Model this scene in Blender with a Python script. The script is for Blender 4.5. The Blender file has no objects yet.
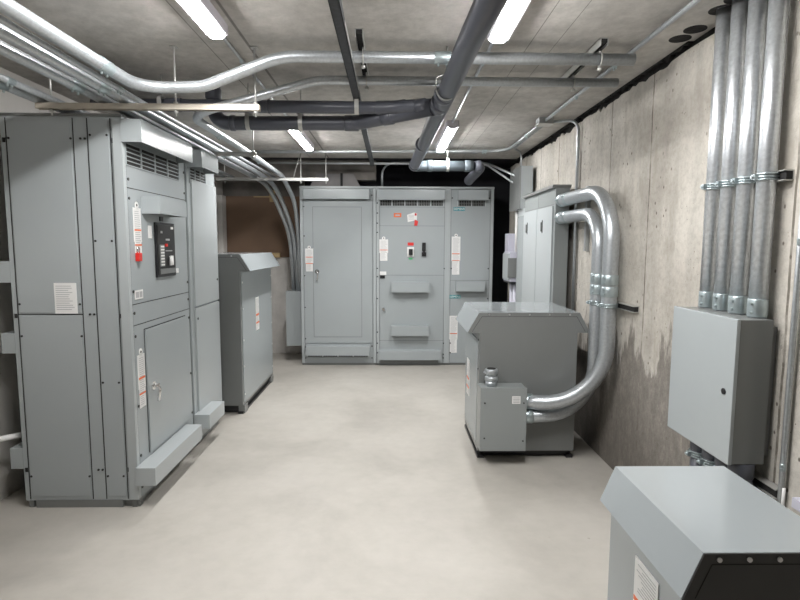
import bpy, bmesh, math, random
from mathutils import Vector, Matrix, Euler
random.seed(7)
PI = math.pi
scene = bpy.context.scene
C = scene.collection

# ------------------------------------------------------------------ camera
yaw, tilt, roll, fpx = 0.01722, 0.10107, 0.00371, 537.0
F = Vector((math.sin(yaw)*math.cos(tilt), math.cos(yaw)*math.cos(tilt), -math.sin(tilt)))
r0 = Vector((math.cos(yaw), -math.sin(yaw), 0)); u0 = r0.cross(F)
Rr = math.cos(roll)*r0 + math.sin(roll)*u0
Uu = -math.sin(roll)*r0 + math.cos(roll)*u0
cam_d = bpy.data.cameras.new('camera'); cam = bpy.data.objects.new('camera', cam_d); C.objects.link(cam)
m = Matrix.Identity(4)
for i in range(3):
    m[i][0] = Rr[i]; m[i][1] = Uu[i]; m[i][2] = -F[i]
m[0][3], m[1][3], m[2][3] = 0, 0, 1.6
cam.matrix_world = m
cam_d.sensor_width = 36; cam_d.lens = 36*fpx/800; cam_d.clip_start = 0.05
scene.camera = cam
# ------------------------------------------------------------------ world, view
w = bpy.data.worlds.new('world'); scene.world = w; w.use_nodes = True
w.node_tree.nodes['Background'].inputs[0].default_value = (0.8, 0.88, 1, 1)
w.node_tree.nodes['Background'].inputs[1].default_value = 0.02
scene.view_settings.view_transform = 'Standard'
scene.view_settings.look = 'None'
scene.view_settings.exposure = -0.13
scene.view_settings.gamma = 1
scene.view_settings.use_curve_mapping = False
LAMP = 175.0          # strength of the four ceiling tubes

# ------------------------------------------------------------------ materials
def mat(name, col, rough=0.5, metal=0.0, vary=0.0, vscale=6.0, bump=0.0, bscale=60.0, spec=None, coat=0.0):
    mt = bpy.data.materials.new(name); mt.use_nodes = True
    nt = mt.node_tree; b = nt.nodes['Principled BSDF']
    b.inputs['Roughness'].default_value = rough; b.inputs['Metallic'].default_value = metal
    if spec is not None: b.inputs['Specular IOR Level'].default_value = spec
    if coat: b.inputs['Coat Weight'].default_value = coat; b.inputs['Coat Roughness'].default_value = 0.12
    tc = nt.nodes.new('ShaderNodeTexCoord')
    n = nt.nodes.new('ShaderNodeTexNoise'); n.inputs['Scale'].default_value = vscale; n.inputs['Detail'].default_value = 6
    nt.links.new(tc.outputs['Object'], n.inputs['Vector'])
    r = nt.nodes.new('ShaderNodeValToRGB')
    r.color_ramp.elements[0].position = 0.3; r.color_ramp.elements[1].position = 0.7
    r.color_ramp.elements[0].color = (*[c*(1-vary) for c in col], 1)
    r.color_ramp.elements[1].color = (*[min(1, c*(1+vary)) for c in col], 1)
    nt.links.new(n.outputs['Fac'], r.inputs['Fac']); nt.links.new(r.outputs['Color'], b.inputs['Base Color'])
    if bump:
        n2 = nt.nodes.new('ShaderNodeTexNoise'); n2.inputs['Scale'].default_value = bscale; n2.inputs['Detail'].default_value = 4
        nt.links.new(tc.outputs['Object'], n2.inputs['Vector'])
        bp = nt.nodes.new('ShaderNodeBump'); bp.inputs['Strength'].default_value = bump; bp.inputs['Distance'].default_value = 0.01
        nt.links.new(n2.outputs['Fac'], bp.inputs['Height']); nt.links.new(bp.outputs['Normal'], b.inputs['Normal'])
    return mt

M = {}
M['paint'] = mat('grey_enamel', (0.355, 0.386, 0.396), 0.27, vary=0.015, vscale=3, bump=0.04, bscale=400)
M['paint_dark_and_shaded'] = mat('grey_enamel_dark_and_shaded', (0.185, 0.193, 0.190), 0.28, vary=0.02, vscale=3)  # dark parts; also carries the shade on camera-facing transformer and wall box faces
M['paint_light'] = mat('grey_enamel_pale', (0.40, 0.43, 0.44), 0.28, vary=0.015, vscale=3)
M['paint_mid'] = mat('grey_enamel_mid', (0.26, 0.28, 0.28), 0.3, vary=0.015, vscale=3)
M['gloss'] = mat('grey_enamel_glossy', (0.31, 0.338, 0.35), 0.13, vary=0.01, vscale=3)
M['shaded_front'] = mat('grey_enamel_front_shade', (0.05, 0.05, 0.05), 0.35)  # grey enamel darkened: shade on the foreground transformer's front held in the colour
M['seam'] = mat('shadow_gap_black', (0.012, 0.012, 0.012), 0.8)
M['black'] = mat('black_plastic', (0.012, 0.012, 0.014), 0.35, vary=0.1)
M['screw'] = mat('dark_screw', (0.02, 0.02, 0.02), 0.5)
M['bright_screw'] = mat('bright_screw', (0.7, 0.7, 0.7), 0.3, metal=1)
M['galv'] = mat('galvanized_steel', (0.50, 0.53, 0.555), 0.36, metal=0.75, vary=0.10, vscale=70, bump=0.05, bscale=90)
M['galv_bright'] = mat('galvanized_steel_bright', (0.66, 0.69, 0.72), 0.33, metal=0.75, vary=0.12, vscale=60, bump=0.05, bscale=90)
M['galv_dull'] = mat('galvanized_steel_dull', (0.42, 0.44, 0.45), 0.42, metal=0.7, vary=0.08, vscale=10)
M['zinc'] = mat('zinc_coupling', (0.46, 0.53, 0.55), 0.34, metal=0.75, vary=0.08, vscale=30)
M['strut'] = mat('strut_zinc', (0.50, 0.50, 0.48), 0.4, metal=0.5, vary=0.05)
M['black_strut'] = mat('black_steel', (0.02, 0.022, 0.028), 0.45, vary=0.5, vscale=40)
M['pvc'] = mat('dark_grey_plastic_pipe', (0.075, 0.08, 0.098), 0.34, vary=0.05)
M['pvc_light'] = mat('pale_plastic_pipe', (0.09, 0.11, 0.125), 0.4, vary=0.05)
M['white'] = mat('white_label', (0.78, 0.78, 0.77), 0.5)
M['print'] = mat('label_print', (0.42, 0.42, 0.43), 0.6)
M['orange'] = mat('label_orange', (0.75, 0.16, 0.05), 0.5)
M['red'] = mat('red_plastic', (0.65, 0.03, 0.025), 0.35)
M['teal'] = mat('teal_sign', (0.03, 0.26, 0.29), 0.4)
M['green'] = mat('green_mark', (0.03, 0.4, 0.12), 0.4)
M['chrome'] = mat('chrome', (0.8, 0.8, 0.8), 0.15, metal=1)
M['wood'] = mat('pine_wood', (0.52, 0.38, 0.2), 0.6, vary=0.15, vscale=20)
M['board'] = mat('brown_fibreboard', (0.21, 0.135, 0.09), 0.75, vary=0.08, vscale=3)
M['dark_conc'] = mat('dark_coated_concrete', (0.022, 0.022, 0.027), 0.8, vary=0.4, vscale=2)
M['brown_conc'] = mat('brown_grey_concrete', (0.20, 0.185, 0.17), 0.9, vary=0.3, vscale=4, bump=0.3, bscale=20)
M['low_conc'] = mat('pale_poured_concrete', (0.62, 0.60, 0.575), 0.85, vary=0.15, vscale=5, bump=0.2, bscale=30)
M['white_wall'] = mat('pale_left_wall', (0.58, 0.56, 0.53), 0.8, vary=0.08, vscale=2.5, bump=0.1, bscale=40)
M['duct'] = mat('duct_grey', (0.20, 0.19, 0.19), 0.6, vary=0.1)
M['gap'] = mat('dark_joint', (0.018, 0.017, 0.017), 0.95, vary=0.5, vscale=14, bump=0.6, bscale=40)
M['lamp_body'] = mat('lamp_housing', (0.5, 0.48, 0.52), 0.4)
M['violet'] = mat('pale_violet_enamel', (0.50, 0.50, 0.58), 0.4)

def emit(name, col, s):
    mt = bpy.data.materials.new(name); mt.use_nodes = True
    b = mt.node_tree.nodes['Principled BSDF']
    b.inputs['Base Color'].default_value = (0.9, 0.9, 0.9, 1)
    b.inputs['Emission Color'].default_value = (*col, 1); b.inputs['Emission Strength'].default_value = s
    return mt
M['lens'] = emit('lamp_lens', (1.0, 0.988, 0.975), LAMP)

class NT:
    def __init__(s, name, rough=0.8):
        s.m = bpy.data.materials.new(name); s.m.use_nodes = True; s.t = s.m.node_tree
        s.b = s.t.nodes['Principled BSDF']; s.b.inputs['Roughness'].default_value = rough
        s.tc = s.t.nodes.new('ShaderNodeTexCoord')
        s.sep = s.t.nodes.new('ShaderNodeSeparateXYZ'); s.l(s.tc.outputs['Object'], s.sep.inputs[0])
    def l(s, a, b): s.t.links.new(a, b)
    def mp(s, sc):
        n = s.t.nodes.new('ShaderNodeMapping'); n.inputs['Scale'].default_value = sc; s.l(s.tc.outputs['Object'], n.inputs[0]); return n.outputs[0]
    def noise(s, scale, detail=6, vec=None, rough=0.55, dist=0.0):
        n = s.t.nodes.new('ShaderNodeTexNoise'); n.inputs['Scale'].default_value = scale; n.inputs['Detail'].default_value = detail
        n.inputs['Roughness'].default_value = rough; n.inputs['Distortion'].default_value = dist
        s.l(vec or s.tc.outputs['Object'], n.inputs['Vector']); return n.outputs['Fac']
    def voro(s, scale, vec=None):
        n = s.t.nodes.new('ShaderNodeTexVoronoi'); n.inputs['Scale'].default_value = scale
        s.l(vec or s.tc.outputs['Object'], n.inputs['Vector']); return n.outputs['Distance']
    def ramp(s, fac, stops):
        n = s.t.nodes.new('ShaderNodeValToRGB'); e = n.color_ramp.elements
        while len(e) < len(stops): e.new(0.5)
        for k, (p, c) in enumerate(stops):
            e[k].position = p; e[k].color = (*c, 1) if isinstance(c, tuple) else (c, c, c, 1)
        s.l(fac, n.inputs[0]); return n.outputs[0]
    def math(s, op, a, b=None, c=None):
        n = s.t.nodes.new('ShaderNodeMath'); n.operation = op
        for i, v in enumerate((a, b, c)):
            if v is None: continue
            if isinstance(v, (int, float)): n.inputs[i].default_value = v
            else: s.l(v, n.inputs[i])
        return n.outputs[0]
    def mix(s, fac, a, b, mode='MIX'):
        n = s.t.nodes.new('ShaderNodeMix'); n.data_type = 'RGBA'; n.blend_type = mode
        for i, v in ((0, fac), (6, a), (7, b)):
            if isinstance(v, tuple): n.inputs[i].default_value = (*v, 1)
            elif isinstance(v, (int, float)): n.inputs[i].default_value = v
            else: s.l(v, n.inputs[i])
        return n.outputs[2]
    def done(s, col, height=None, strength=0.3):
        s.l(col, s.b.inputs['Base Color'])
        if height is not None:
            bp = s.t.nodes.new('ShaderNodeBump'); bp.inputs['Strength'].default_value = strength; bp.inputs['Distance'].default_value = 0.01
            s.l(height, bp.inputs['Height']); s.l(bp.outputs['Normal'], s.b.inputs['Normal'])
        return s.m

# right wall: poured concrete with board seams, air holes, runs and a damp lower part
n = NT('poured_concrete_wall', 0.88)
base = n.ramp(n.noise(1.6, 8), [(0.3, (0.40, 0.372, 0.328)), (0.5, (0.52, 0.492, 0.442)), (0.72, (0.62, 0.593, 0.545))])
streak = n.ramp(n.noise(1.0, 6, n.mp((1, 7, 0.7))), [(0.36, 0.70), (0.58, 1.0)])
col = n.mix(0.55, base, streak, 'MULTIPLY')
col = n.mix(0.45, col, n.ramp(n.noise(28, 8, None, 0.75), [(0.36, 0.6), (0.56, 1.0)]), 'MULTIPLY')
mask = n.ramp(n.noise(3, 3), [(0.45, 0.0), (0.6, 1.0)])
holes = n.math('MULTIPLY', n.ramp(n.voro(17, n.mp((1, 1, 0.75))), [(0.09, 1.0), (0.15, 0.0)]), mask)
holes2 = n.ramp(n.voro(34), [(0.09, 1.0), (0.15, 0.0)])
holes = n.math('MAXIMUM', holes, n.math('MULTIPLY', holes2, n.ramp(n.noise(5, 2), [(0.5, 0.0), (0.62, 0.8)])))
fr = n.math('FRACT', n.math('DIVIDE', n.math('ADD', n.math('SUBTRACT', n.sep.outputs[1], 3.356-0.3+6.15), n.math('MULTIPLY', n.noise(2.5, 4), 0.03)), 0.615))
seam = n.math('LESS_THAN', n.math('ABSOLUTE', n.math('SUBTRACT', fr, 0.51)), 0.011)
seam = n.math('MULTIPLY', seam, n.ramp(n.noise(4, 4, n.mp((1, 1, 2))), [(0.35, 0.3), (0.55, 0.95)]))
col = n.mix(seam, col, (0.13, 0.115, 0.095))
col = n.mix(holes, col, (0.13, 0.11, 0.09))
# damp band: low on the wall, beyond y 2.6
zz = n.math('ADD', n.sep.outputs[2], n.math('MULTIPLY', n.noise(1.3, 6, n.mp((1, 3.2, 0.8)), 0.65), -2.1))
damp = n.ramp(n.math('MULTIPLY', n.math('ADD', zz, 1.0), 0.5), [(0.40, 1.0), (0.455, 0.0)])
damp = n.math('MULTIPLY', damp, n.ramp(n.math('MULTIPLY', n.sep.outputs[1], 0.1), [(0.235, 0.05), (0.27, 1.0)]))
dcol = n.ramp(n.noise(8, 12, n.mp((1, 2.0, 1)), 0.95), [(0.34, (0.07, 0.062, 0.053)), (0.5, (0.17, 0.155, 0.137)), (0.66, (0.33, 0.305, 0.27))])
dcol = n.mix(n.math('MULTIPLY', n.ramp(n.math('SUBTRACT', n.sep.outputs[2], 0.0), [(0.15, 0.5), (0.7, 0.0)]), 0.8), dcol, (0.075, 0.062, 0.05))
col = n.mix(n.math('MULTIPLY', damp, 0.92), col, dcol)
patch = n.ramp(n.noise(2.2, 6, n.mp((1, 2.2, 0.9))), [(0.60, 0.0), (0.68, 0.55)])
col = n.mix(patch, col, (0.30, 0.275, 0.235))
hgt = n.math('SUBTRACT', n.noise(30, 5), n.math('MULTIPLY', holes, 1.2))
M['wall'] = n.done(col, hgt, 0.35)
# ceiling slab
n = NT('board_formed_ceiling_concrete', 0.9)
base = n.ramp(n.noise(2.2, 9, None, 0.65, 0.4), [(0.28, (0.41, 0.39, 0.362)), (0.5, (0.54, 0.518, 0.485)), (0.72, (0.66, 0.636, 0.60))])
col = n.mix(0.5, base, n.ramp(n.noise(16, 8, n.mp((1, 0.8, 1)), 0.7), [(0.35, 0.60), (0.62, 1.0)]), 'MULTIPLY')
dark = n.ramp(n.noise(0.9, 5), [(0.55, 0.0), (0.75, 0.5)])
col = n.mix(dark, col, (0.27, 0.245, 0.225))
lines = n.math('LESS_THAN', n.math('ABSOLUTE', n.math('SUBTRACT', n.sep.outputs[0], -0.79)), 0.008)
for xx, wd in ((0.757, 0.0025), (0.90, 0.002), (-1.02, 0.003)):
    lines = n.math('MAXIMUM', lines, n.math('LESS_THAN', n.math('ABSOLUTE', n.math('SUBTRACT', n.sep.outputs[0], xx)), wd))
col = n.mix(n.math('MULTIPLY', lines, 0.6), col, (0.05, 0.045, 0.04))
M['ceiling'] = n.done(col, n.noise(14, 8), 0.35)
# floor
n = NT('sealed_concrete_floor', 0.5)
base = n.ramp(n.noise(1.1, 8, None, 0.6, 0.3), [(0.3, (0.355, 0.335, 0.302)), (0.52, (0.44, 0.418, 0.38)), (0.75, (0.50, 0.478, 0.44))])
col = n.mix(0.25, base, n.ramp(n.noise(12, 8), [(0.3, 0.78), (0.6, 1.0)]), 'MULTIPLY')
spots = n.math('MULTIPLY', n.ramp(n.voro(6), [(0.03, 0.7), (0.06, 0.0)]), n.ramp(n.noise(2, 2), [(0.5, 0.0), (0.6, 1.0)]))
col = n.mix(spots, col, (0.30, 0.27, 0.23))
scr = n.ramp(n.noise(2.0, 5, n.mp((0.6, 5, 1)), 0.6, 1.5), [(0.495, 0.0), (0.502, 0.30), (0.51, 0.0)])
col = n.mix(scr, col, (0.40, 0.365, 0.32))
M['floor'] = n.done(col, n.noise(25, 5), 0.06)

# ------------------------------------------------------------------ mesh helpers
class MB:
    def __init__(s): s.bm = bmesh.new(); s.mi = 0
    def _f(s, faces, smooth=False):
        for f in faces: f.material_index = s.mi; f.smooth = smooth
    def box(s, x0, x1, y0, y1, z0, z1, bev=0.0):
        g = bmesh.ops.create_cube(s.bm, size=1)
        for v in g['verts']:
            v.co = Vector(((x0+x1)/2 + v.co.x*(x1-x0), (y0+y1)/2 + v.co.y*(y1-y0), (z0+z1)/2 + v.co.z*(z1-z0)))
        fs = list({f for v in g['verts'] for f in v.link_faces})
        s._f(fs)
        if bev:
            es = list({e for v in g['verts'] for e in v.link_edges})
            r = bmesh.ops.bevel(s.bm, geom=es, offset=bev, segments=2, affect='EDGES', profile=0.7)
            s._f(r['faces'])
        return s
    def prism(s, pts, axis, a0, a1):
        # pts: 2d outline in the two other axes, swept along axis from a0 to a1
        def co(p, a):
            if axis == 'y': return (p[0], a, p[1])
            if axis == 'x': return (a, p[0], p[1])
            return (p[0], p[1], a)
        A = [s.bm.verts.new(co(p, a0)) for p in pts]; B = [s.bm.verts.new(co(p, a1)) for p in pts]
        fs = [s.bm.faces.new(A), s.bm.faces.new(B[::-1])]
        for i in range(len(pts)):
            j = (i+1) % len(pts); fs.append(s.bm.faces.new((A[j], A[i], B[i], B[j])))
        s._f(fs); return s
    def tube(s, path, r, seg=16, cap=True):
        P = [Vector(p) for p in path]; rings = []
        t0 = (P[1]-P[0]).normalized(); up = Vector((0, 0, 1)) if abs(t0.z) < 0.9 else Vector((1, 0, 0))
        nrm = (up - t0*up.dot(t0)).normalized()
        for i, p in enumerate(P):
            if i == 0: t = P[1]-P[0]
            elif i == len(P)-1: t = P[-1]-P[-2]
            else: t = (P[i+1]-P[i]).normalized() + (P[i]-P[i-1]).normalized()
            t.normalize(); nrm = (nrm - t*nrm.dot(t)).normalized(); b = t.cross(nrm)
            rr = r[i] if isinstance(r, (list, tuple)) else r
            rings.append([s.bm.verts.new(p + (nrm*math.cos(a) + b*math.sin(a))*rr) for a in (2*PI*k/seg for k in range(seg))])
        fs = []
        for a, b in zip(rings, rings[1:]):
            for k in range(seg): fs.append(s.bm.faces.new((a[k], a[(k+1) % seg], b[(k+1) % seg], b[k])))
        s._f(fs, True)
        if cap: s._f([s.bm.faces.new(rings[0][::-1]), s.bm.faces.new(rings[-1])])
        return s
    def cyl(s, a, b, r, seg=16): return s.tube([a, b], r, seg)
    def build(s, name, mats, parent=None):
        bmesh.ops.recalc_face_normals(s.bm, faces=s.bm.faces)
        me = bpy.data.meshes.new(name); s.bm.to_mesh(me); s.bm.free()
        o = bpy.data.objects.new(name, me); C.objects.link(o)
        for mm in (mats if isinstance(mats, (list, tuple)) else [mats]): me.materials.append(M[mm] if isinstance(mm, str) else mm)
        if parent is not None: o.parent = parent
        return o

def box(name, mt, parent, x0, x1, y0, y1, z0, z1, bev=0.003):
    return MB().box(x0, x1, y0, y1, z0, z1, bev).build(name, mt, parent)
def fillet(pts, rad, n=8):
    P = [Vector(p) for p in pts]; out = [P[0]]
    for i in range(1, len(P)-1):
        a, b, c = P[i-1], P[i], P[i+1]; r = rad[i-1] if isinstance(rad, (list, tuple)) else rad
        d1 = (a-b).normalized(); d2 = (c-b).normalized(); ang = d1.angle(d2)
        if ang > PI-0.02: out.append(b); continue
        t = min(r/math.tan(ang/2), (a-b).length*(0.95 if i == 1 else 0.49), (c-b).length*(0.95 if i == len(P)-2 else 0.49)); rr = t*math.tan(ang/2)
        cen = b + (d1+d2).normalized()*(rr/math.sin(ang/2))
        s0 = b + d1*t - cen; s1 = b + d2*t - cen; tot = s0.angle(s1)
        ax = s0.cross(s1).normalized()
        for k in range(n+1): out.append(cen + Matrix.Rotation(tot*k/n, 3, ax) @ s0)
    out.append(P[-1]); return out
def thing(name, label, cat, loc=(0, 0, 0), rz=0, group=None):
    o = bpy.data.objects.new(name, None); C.objects.link(o); o.empty_display_size = 0.1
    o.location = loc; o.rotation_euler = (0, 0, rz); o['label'] = label; o['category'] = cat
    if group: o['group'] = group
    return o
def tag(o, label, cat, group=None):
    o['label'] = label; o['category'] = cat
    if group: o['group'] = group
    return o
def struct(name, b, m):
    o = b.build(name, m); o['kind'] = 'structure'; return o
def text(name, body, size, mt, parent, loc, rot, extr=0.0006):
    cu = bpy.data.curves.new(name, 'FONT'); cu.body = body; cu.size = size; cu.extrude = extr
    cu.align_x = 'CENTER'; cu.align_y = 'CENTER'
    o = bpy.data.objects.new(name, cu); C.objects.link(o)
    bpy.context.view_layer.update()
    me = bpy.data.meshes.new_from_object(o); C.objects.unlink(o); bpy.data.objects.remove(o)
    o = bpy.data.objects.new(name, me); C.objects.link(o); me.materials.clear(); me.materials.append(M[mt])
    o.location = loc; o.rotation_euler = rot; o.parent = parent
    return o

# ------------------------------------------------------------------ setting
XL, XR, YB, YF, ZC = -2.44, 1.60, -4.0, 7.95, 2.70
struct('floor', MB().box(XL-0.2, 3.2, YB-0.2, 8.3, -0.1, 0), 'floor')
b = MB(); b.box(XL-0.2, 1.9, YB-0.2, 6.95, ZC, ZC+0.2)
struct('ceiling', b, 'ceiling')
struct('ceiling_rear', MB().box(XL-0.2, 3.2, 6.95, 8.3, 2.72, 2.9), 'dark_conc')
# right wall with a broken top edge and a dark joint above it
pts = [(YB, 0), (7.3, 0)]
y = 7.3; prof = []
while y > YB:
    zt = 2.652 + 0.004*math.sin(y*9)
    if 3.2 < y < 7.3:
        zt -= abs(random.gauss(0, 0.010)) + (0.035*random.random() if (4.7 < y < 5.6 or random.random() < 0.18) else 0)
    prof.append((y, zt)); y -= 0.045 if y > 2.6 else 0.4
prof.append((YB, 2.655))
struct('wall_right', MB().prism(pts + prof, 'x', XR, XR+0.2), 'wall')
struct('trim_1', MB().box(XR+0.025, XR+0.24, YB, 7.3, 2.50, 2.699), 'gap')
b = MB(); y = 7.3
while y > 3.0:                      # crumbled dark edge under the slab
    d = random.uniform(0.01, 0.028); L = random.uniform(0.03, 0.11)
    b.prism([(y, 2.70), (y, 2.70-d*random.uniform(.6, 1.3)), (y-L*0.5, 2.70-d*random.uniform(.9, 1.5)), (y-L, 2.70-d*.8), (y-L, 2.70)], 'x', XR-0.004, XR+0.05)
    y -= L
struct('trim_2', b, 'gap')
struct('wall_left', MB().box(XL-0.15, XL, YB, YF, 0, 2.7), 'white_wall')
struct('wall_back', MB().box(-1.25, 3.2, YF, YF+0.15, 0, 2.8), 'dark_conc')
b = MB(); b.box(XL, -1.25, YF, YF+0.15, 1.42, 2.8)
struct('wall_back_upper', b, 'brown_conc')
struct('wall_back_lower', MB().box(XL, -1.20, YF-0.06, YF+0.15, 0, 1.42, 0.01), 'low_conc')
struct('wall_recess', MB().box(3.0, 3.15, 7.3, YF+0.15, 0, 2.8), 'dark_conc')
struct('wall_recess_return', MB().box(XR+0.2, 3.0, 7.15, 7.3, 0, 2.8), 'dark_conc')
struct('wall_front', MB().box(XL, XR+0.2, YB-0.15, YB, 0, 2.7), 'brown_conc')
struct('trim_3', MB().box(XL, -0.2, 7.25, 7.45, 2.46, 2.72, 0.01), 'brown_conc')       # low beam in the rear left
b = MB(); b.box(XL, XL+0.06, 7.70, 7.89, 0, 2.3, 0.004)
struct('trim_4', b, 'low_conc')

# ------------------------------------------------------------------ lamps
def lamp(label, x, y0, L=1.22):
    t = thing('ceiling_light', label, 'ceiling light', (x, y0, ZC), 0, 'strip lights on the concrete ceiling')
    box('housing', 'lamp_body', t, -0.054, 0.054, 0, L, -0.055, 0, 0.006)
    prof = [(-0.037, -0.055), (-0.037, -0.058), (-0.031, -0.066), (-0.020, -0.070), (0.020, -0.070), (0.031, -0.066), (0.037, -0.058), (0.037, -0.055)]
    MB().prism(prof, 'y', 0.012, L-0.012).build('lens', 'lens', t)
    for y_a, y_b in ((-0.002, 0.010), (L-0.010, L+0.002)):
        MB().prism([(p[0]*1.08, p[1]*1.02) for p in prof], 'y', y_a, y_b).build('end_cap', 'lamp_body', t)
    return t
lamp('lit strip light at the top left edge, above the grey cabinets', -0.875, 1.62)
lamp('lit strip light at the top right, right of the big dark drain pipe', 0.545, 1.64)
lamp('farther left lit strip light, beyond the dark cross pipes', -0.90, 4.84)
lamp('farther right lit strip light, near where the dark drain pipe ends', 0.545, 4.86)

# ------------------------------------------------------------------ enclosure helpers (front of a thing is its local y = 0, facing -y)
def sticker(parent, x0, z0, w, h, bands=((0.42, 0.46), (0.70, 0.73)), hole=False, step=0.85):
    """printed paper label on the front, wider block above a narrower one"""
    b = MB(); b.mi = 0
    zt = z0+h; cut = z0+h*0.36
    b.box(x0, x0+w, -0.0035, 0.0, cut, zt); b.box(x0+w*0.08, x0+w*(0.08+step), -0.0035, 0.0, z0, cut)
    if hole: b.cyl((x0+w*0.5, -0.0035, zt+0.015), (x0+w*0.5, 0, zt+0.015), 0.022, 12)
    b.mi = 1
    z = zt-0.02
    while z > z0+0.015:
        L = random.uniform(0.55, 0.8) if z > cut else random.uniform(0.45, 0.62)
        b.box(x0+w*0.14, x0+w*(0.14+L), -0.0043, -0.003, z-0.0035, z); z -= 0.0125
    b.mi = 2
    for a, c in bands: b.box(x0+w*0.06, x0+w*0.94, -0.0050, -0.003, zt-c*h, zt-a*h)
    if hole:
        b.mi = 3; b.cyl((x0+w*0.5, -0.0045, zt+0.016), (x0+w*0.5, -0.003, zt+0.016), 0.008, 10)
    return b.build('warning_label', ['white', 'print', 'orange', 'seam'], parent)
def seams(parent, segs, name='panel_seam', wd=0.004, mt='seam'):
    """segs: (x0,z0,x1,z1) thin dark gaps on the front plane"""
    b = MB()
    for x0, z0, x1, z1 in segs:
        if abs(x1-x0) < 1e-6: b.box(x0-wd/2, x0+wd/2, -0.0012, 0.001, z0, z1)
        else: b.box(x0, x1, -0.0012, 0.001, z0-wd/2, z0+wd/2)
    return b.build(name, mt, parent)
def hood(parent, x0, x1, z0, z1, d=0.10, name='vent_hood', open_bottom=True, drop=0.0, mt='paint'):
    """sheet metal cover standing off the front: front plate, top and two cheeks"""
    b = MB(); t = 0.004
    b.prism([(0, z1), (-d, z1-drop), (-d, z0), (-d+t, z0), (-d+t, z1-drop-t), (0, z1-t)], 'x', x0, x1)
    for xx in (x0, x1-t): b.prism([(0, z0), (-d+t, z0), (-d+t, z1-drop-t), (0, z1-t)], 'x', xx, xx+t)
    if not open_bottom: b.box(x0+t, x1-t, -d+t, 0, z0+0.006, z0+0.010)
    return b.build(name, mt, parent)
def louvres(parent, x0, x1, z0, z1, nseg=4, rows=5, name='louvre_panel'):
    b = MB(); b.mi = 0; b.box(x0, x1, -0.001, 0.001, z0, z1)
    b.mi = 1
    for r in range(rows+1):
        z = z0+(z1-z0)*r/rows; b.box(x0, x1, -0.007, 0.0, z-0.003, z+0.003)
    for k in range(nseg+1):
        x = x0+(x1-x0)*k/nseg; b.box(x-0.005, x+0.005, -0.008, 0.0, z0, z1)
    return b.build(name, ['seam', 'paint'], parent)
def grille(parent, x0, x1, z0, z1, nseg=5, name='vent_grille'):
    b = MB(); b.mi = 0; b.box(x0, x1, -0.001, 0.001, z0, z1); b.mi = 1
    n_ = int((x1-x0)/0.022)
    for k in range(n_+1):
        x = x0+(x1-x0)*k/n_; b.box(x-0.004, x+0.004, -0.005, 0, z0, z1)
    b.box(x0, x1, -0.005, 0, z0+(z1-z0)*0.47, z0+(z1-z0)*0.55)
    b.mi = 2
    for k in range(nseg+1):
        x = x0+(x1-x0)*k/nseg; b.box(x-0.008, x+0.008, -0.007, 0, z0, z1)
    return b.build(name, ['seam', 'paint_dark_and_shaded', 'paint_light'], parent)
SCREW = {}
def screws(parent, pts, r=0.008, mt='screw', name='screw', axis='y', off=0.0):
    key = (r, mt, axis)
    for p in pts:
        if key not in SCREW:
            b = MB()
            if axis == 'y': b.cyl((0, -0.004, 0), (0, 0.001, 0), r, 10)
            elif axis == 'x-': b.cyl((-0.004, 0, 0), (0.001, 0, 0), r, 10)
            else: b.cyl((-0.001, 0, 0), (0.004, 0, 0), r, 10)
            o = b.build(name, mt, parent); SCREW[key] = o.data
        else:
            o = bpy.data.objects.new(name, SCREW[key]); C.objects.link(o); o.parent = parent
        o.location = (p[0], off, p[1]) if axis == 'y' else (off, p[0], p[1])
def sign(parent, x, z, w_, h_):
    s_ = box('name_plate', 'teal', parent, x-w_/2, x+w_/2, -0.004, 0, z-h_/2, z+h_/2, 0.001)
    text('lettering', 'SIEMENS', h_*0.85, 'white', s_, (x, -0.0052, z-0.001), (PI/2, 0, 0))
    return s_
def handle(parent, x, z, L=0.11, up=False, mt='chrome'):
    b = MB(); b.cyl((x, -0.004, z), (x, 0.0, z), 0.028, 16)
    b.cyl((x, -0.035, z), (x, 0, z), 0.013, 12)
    b.tube(fillet([(x-0.004, -0.03, z+0.018), (x+0.012, -0.034, z-L*0.3), (x-0.002, -0.03, z-L)], 0.02), [0.012]*0 or 0.010, 10)
    return b.build('handle', mt, parent)

# ------------------------------------------------------------------ left switchboard (two cabinets facing right)
t = thing('switchboard_cabinet', 'tall grey cabinet nearest the camera at left, with the black breaker panel and lower door', 'electrical cabinet', (-1.535, 3.170, 0), PI/2, 'switchboard cabinets along the left wall')
W = 0.955; D = 0.685; H = 2.325
# rz = +90: local x -> world y, local -y -> world +x
box('enclosure', 'paint', t, 0, W-0.03, 0, D, 0.045, H)
b = MB(); b.box(0.02, W-0.06, 0.02, 0.13, 0, 0.045); b.box(0.0, 0.03, 0.10, D-0.06, 0.0, 0.052, 0.002); b.box(0.01, 0.05, 0.0, 0.02, 0, 0.05)
b.box(0.005, 0.12, 0.015, 0.045, 0, 0.046); b.box(0.005, 0.12, D-0.045, D-0.015, 0, 0.046); b.build('base_channel', 'paint_dark_and_shaded', t)
box('top_cap', 'paint_dark_and_shaded', t, -0.01, W-0.03, -0.005, D+0.01, H, H+0.014)
box('mullion', 'paint_dark_and_shaded', t, W-0.03, W+0.005, 0.02, D, 0.045, H)
hood(t, -0.02, 0.77, 2.18, 2.307, 0.118)
louvres(t, 0.02, 0.80, 2.06, 2.185, 4, 5)
hood(t, 0.20, 0.63, 1.79, 1.895, 0.115, 'breaker_hood')
b = MB(); b.box(-0.035, 0.765, -0.12, 0, 0.15, 0.262, 0.003); b.build('lower_wireway', 'paint_light', t)
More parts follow.
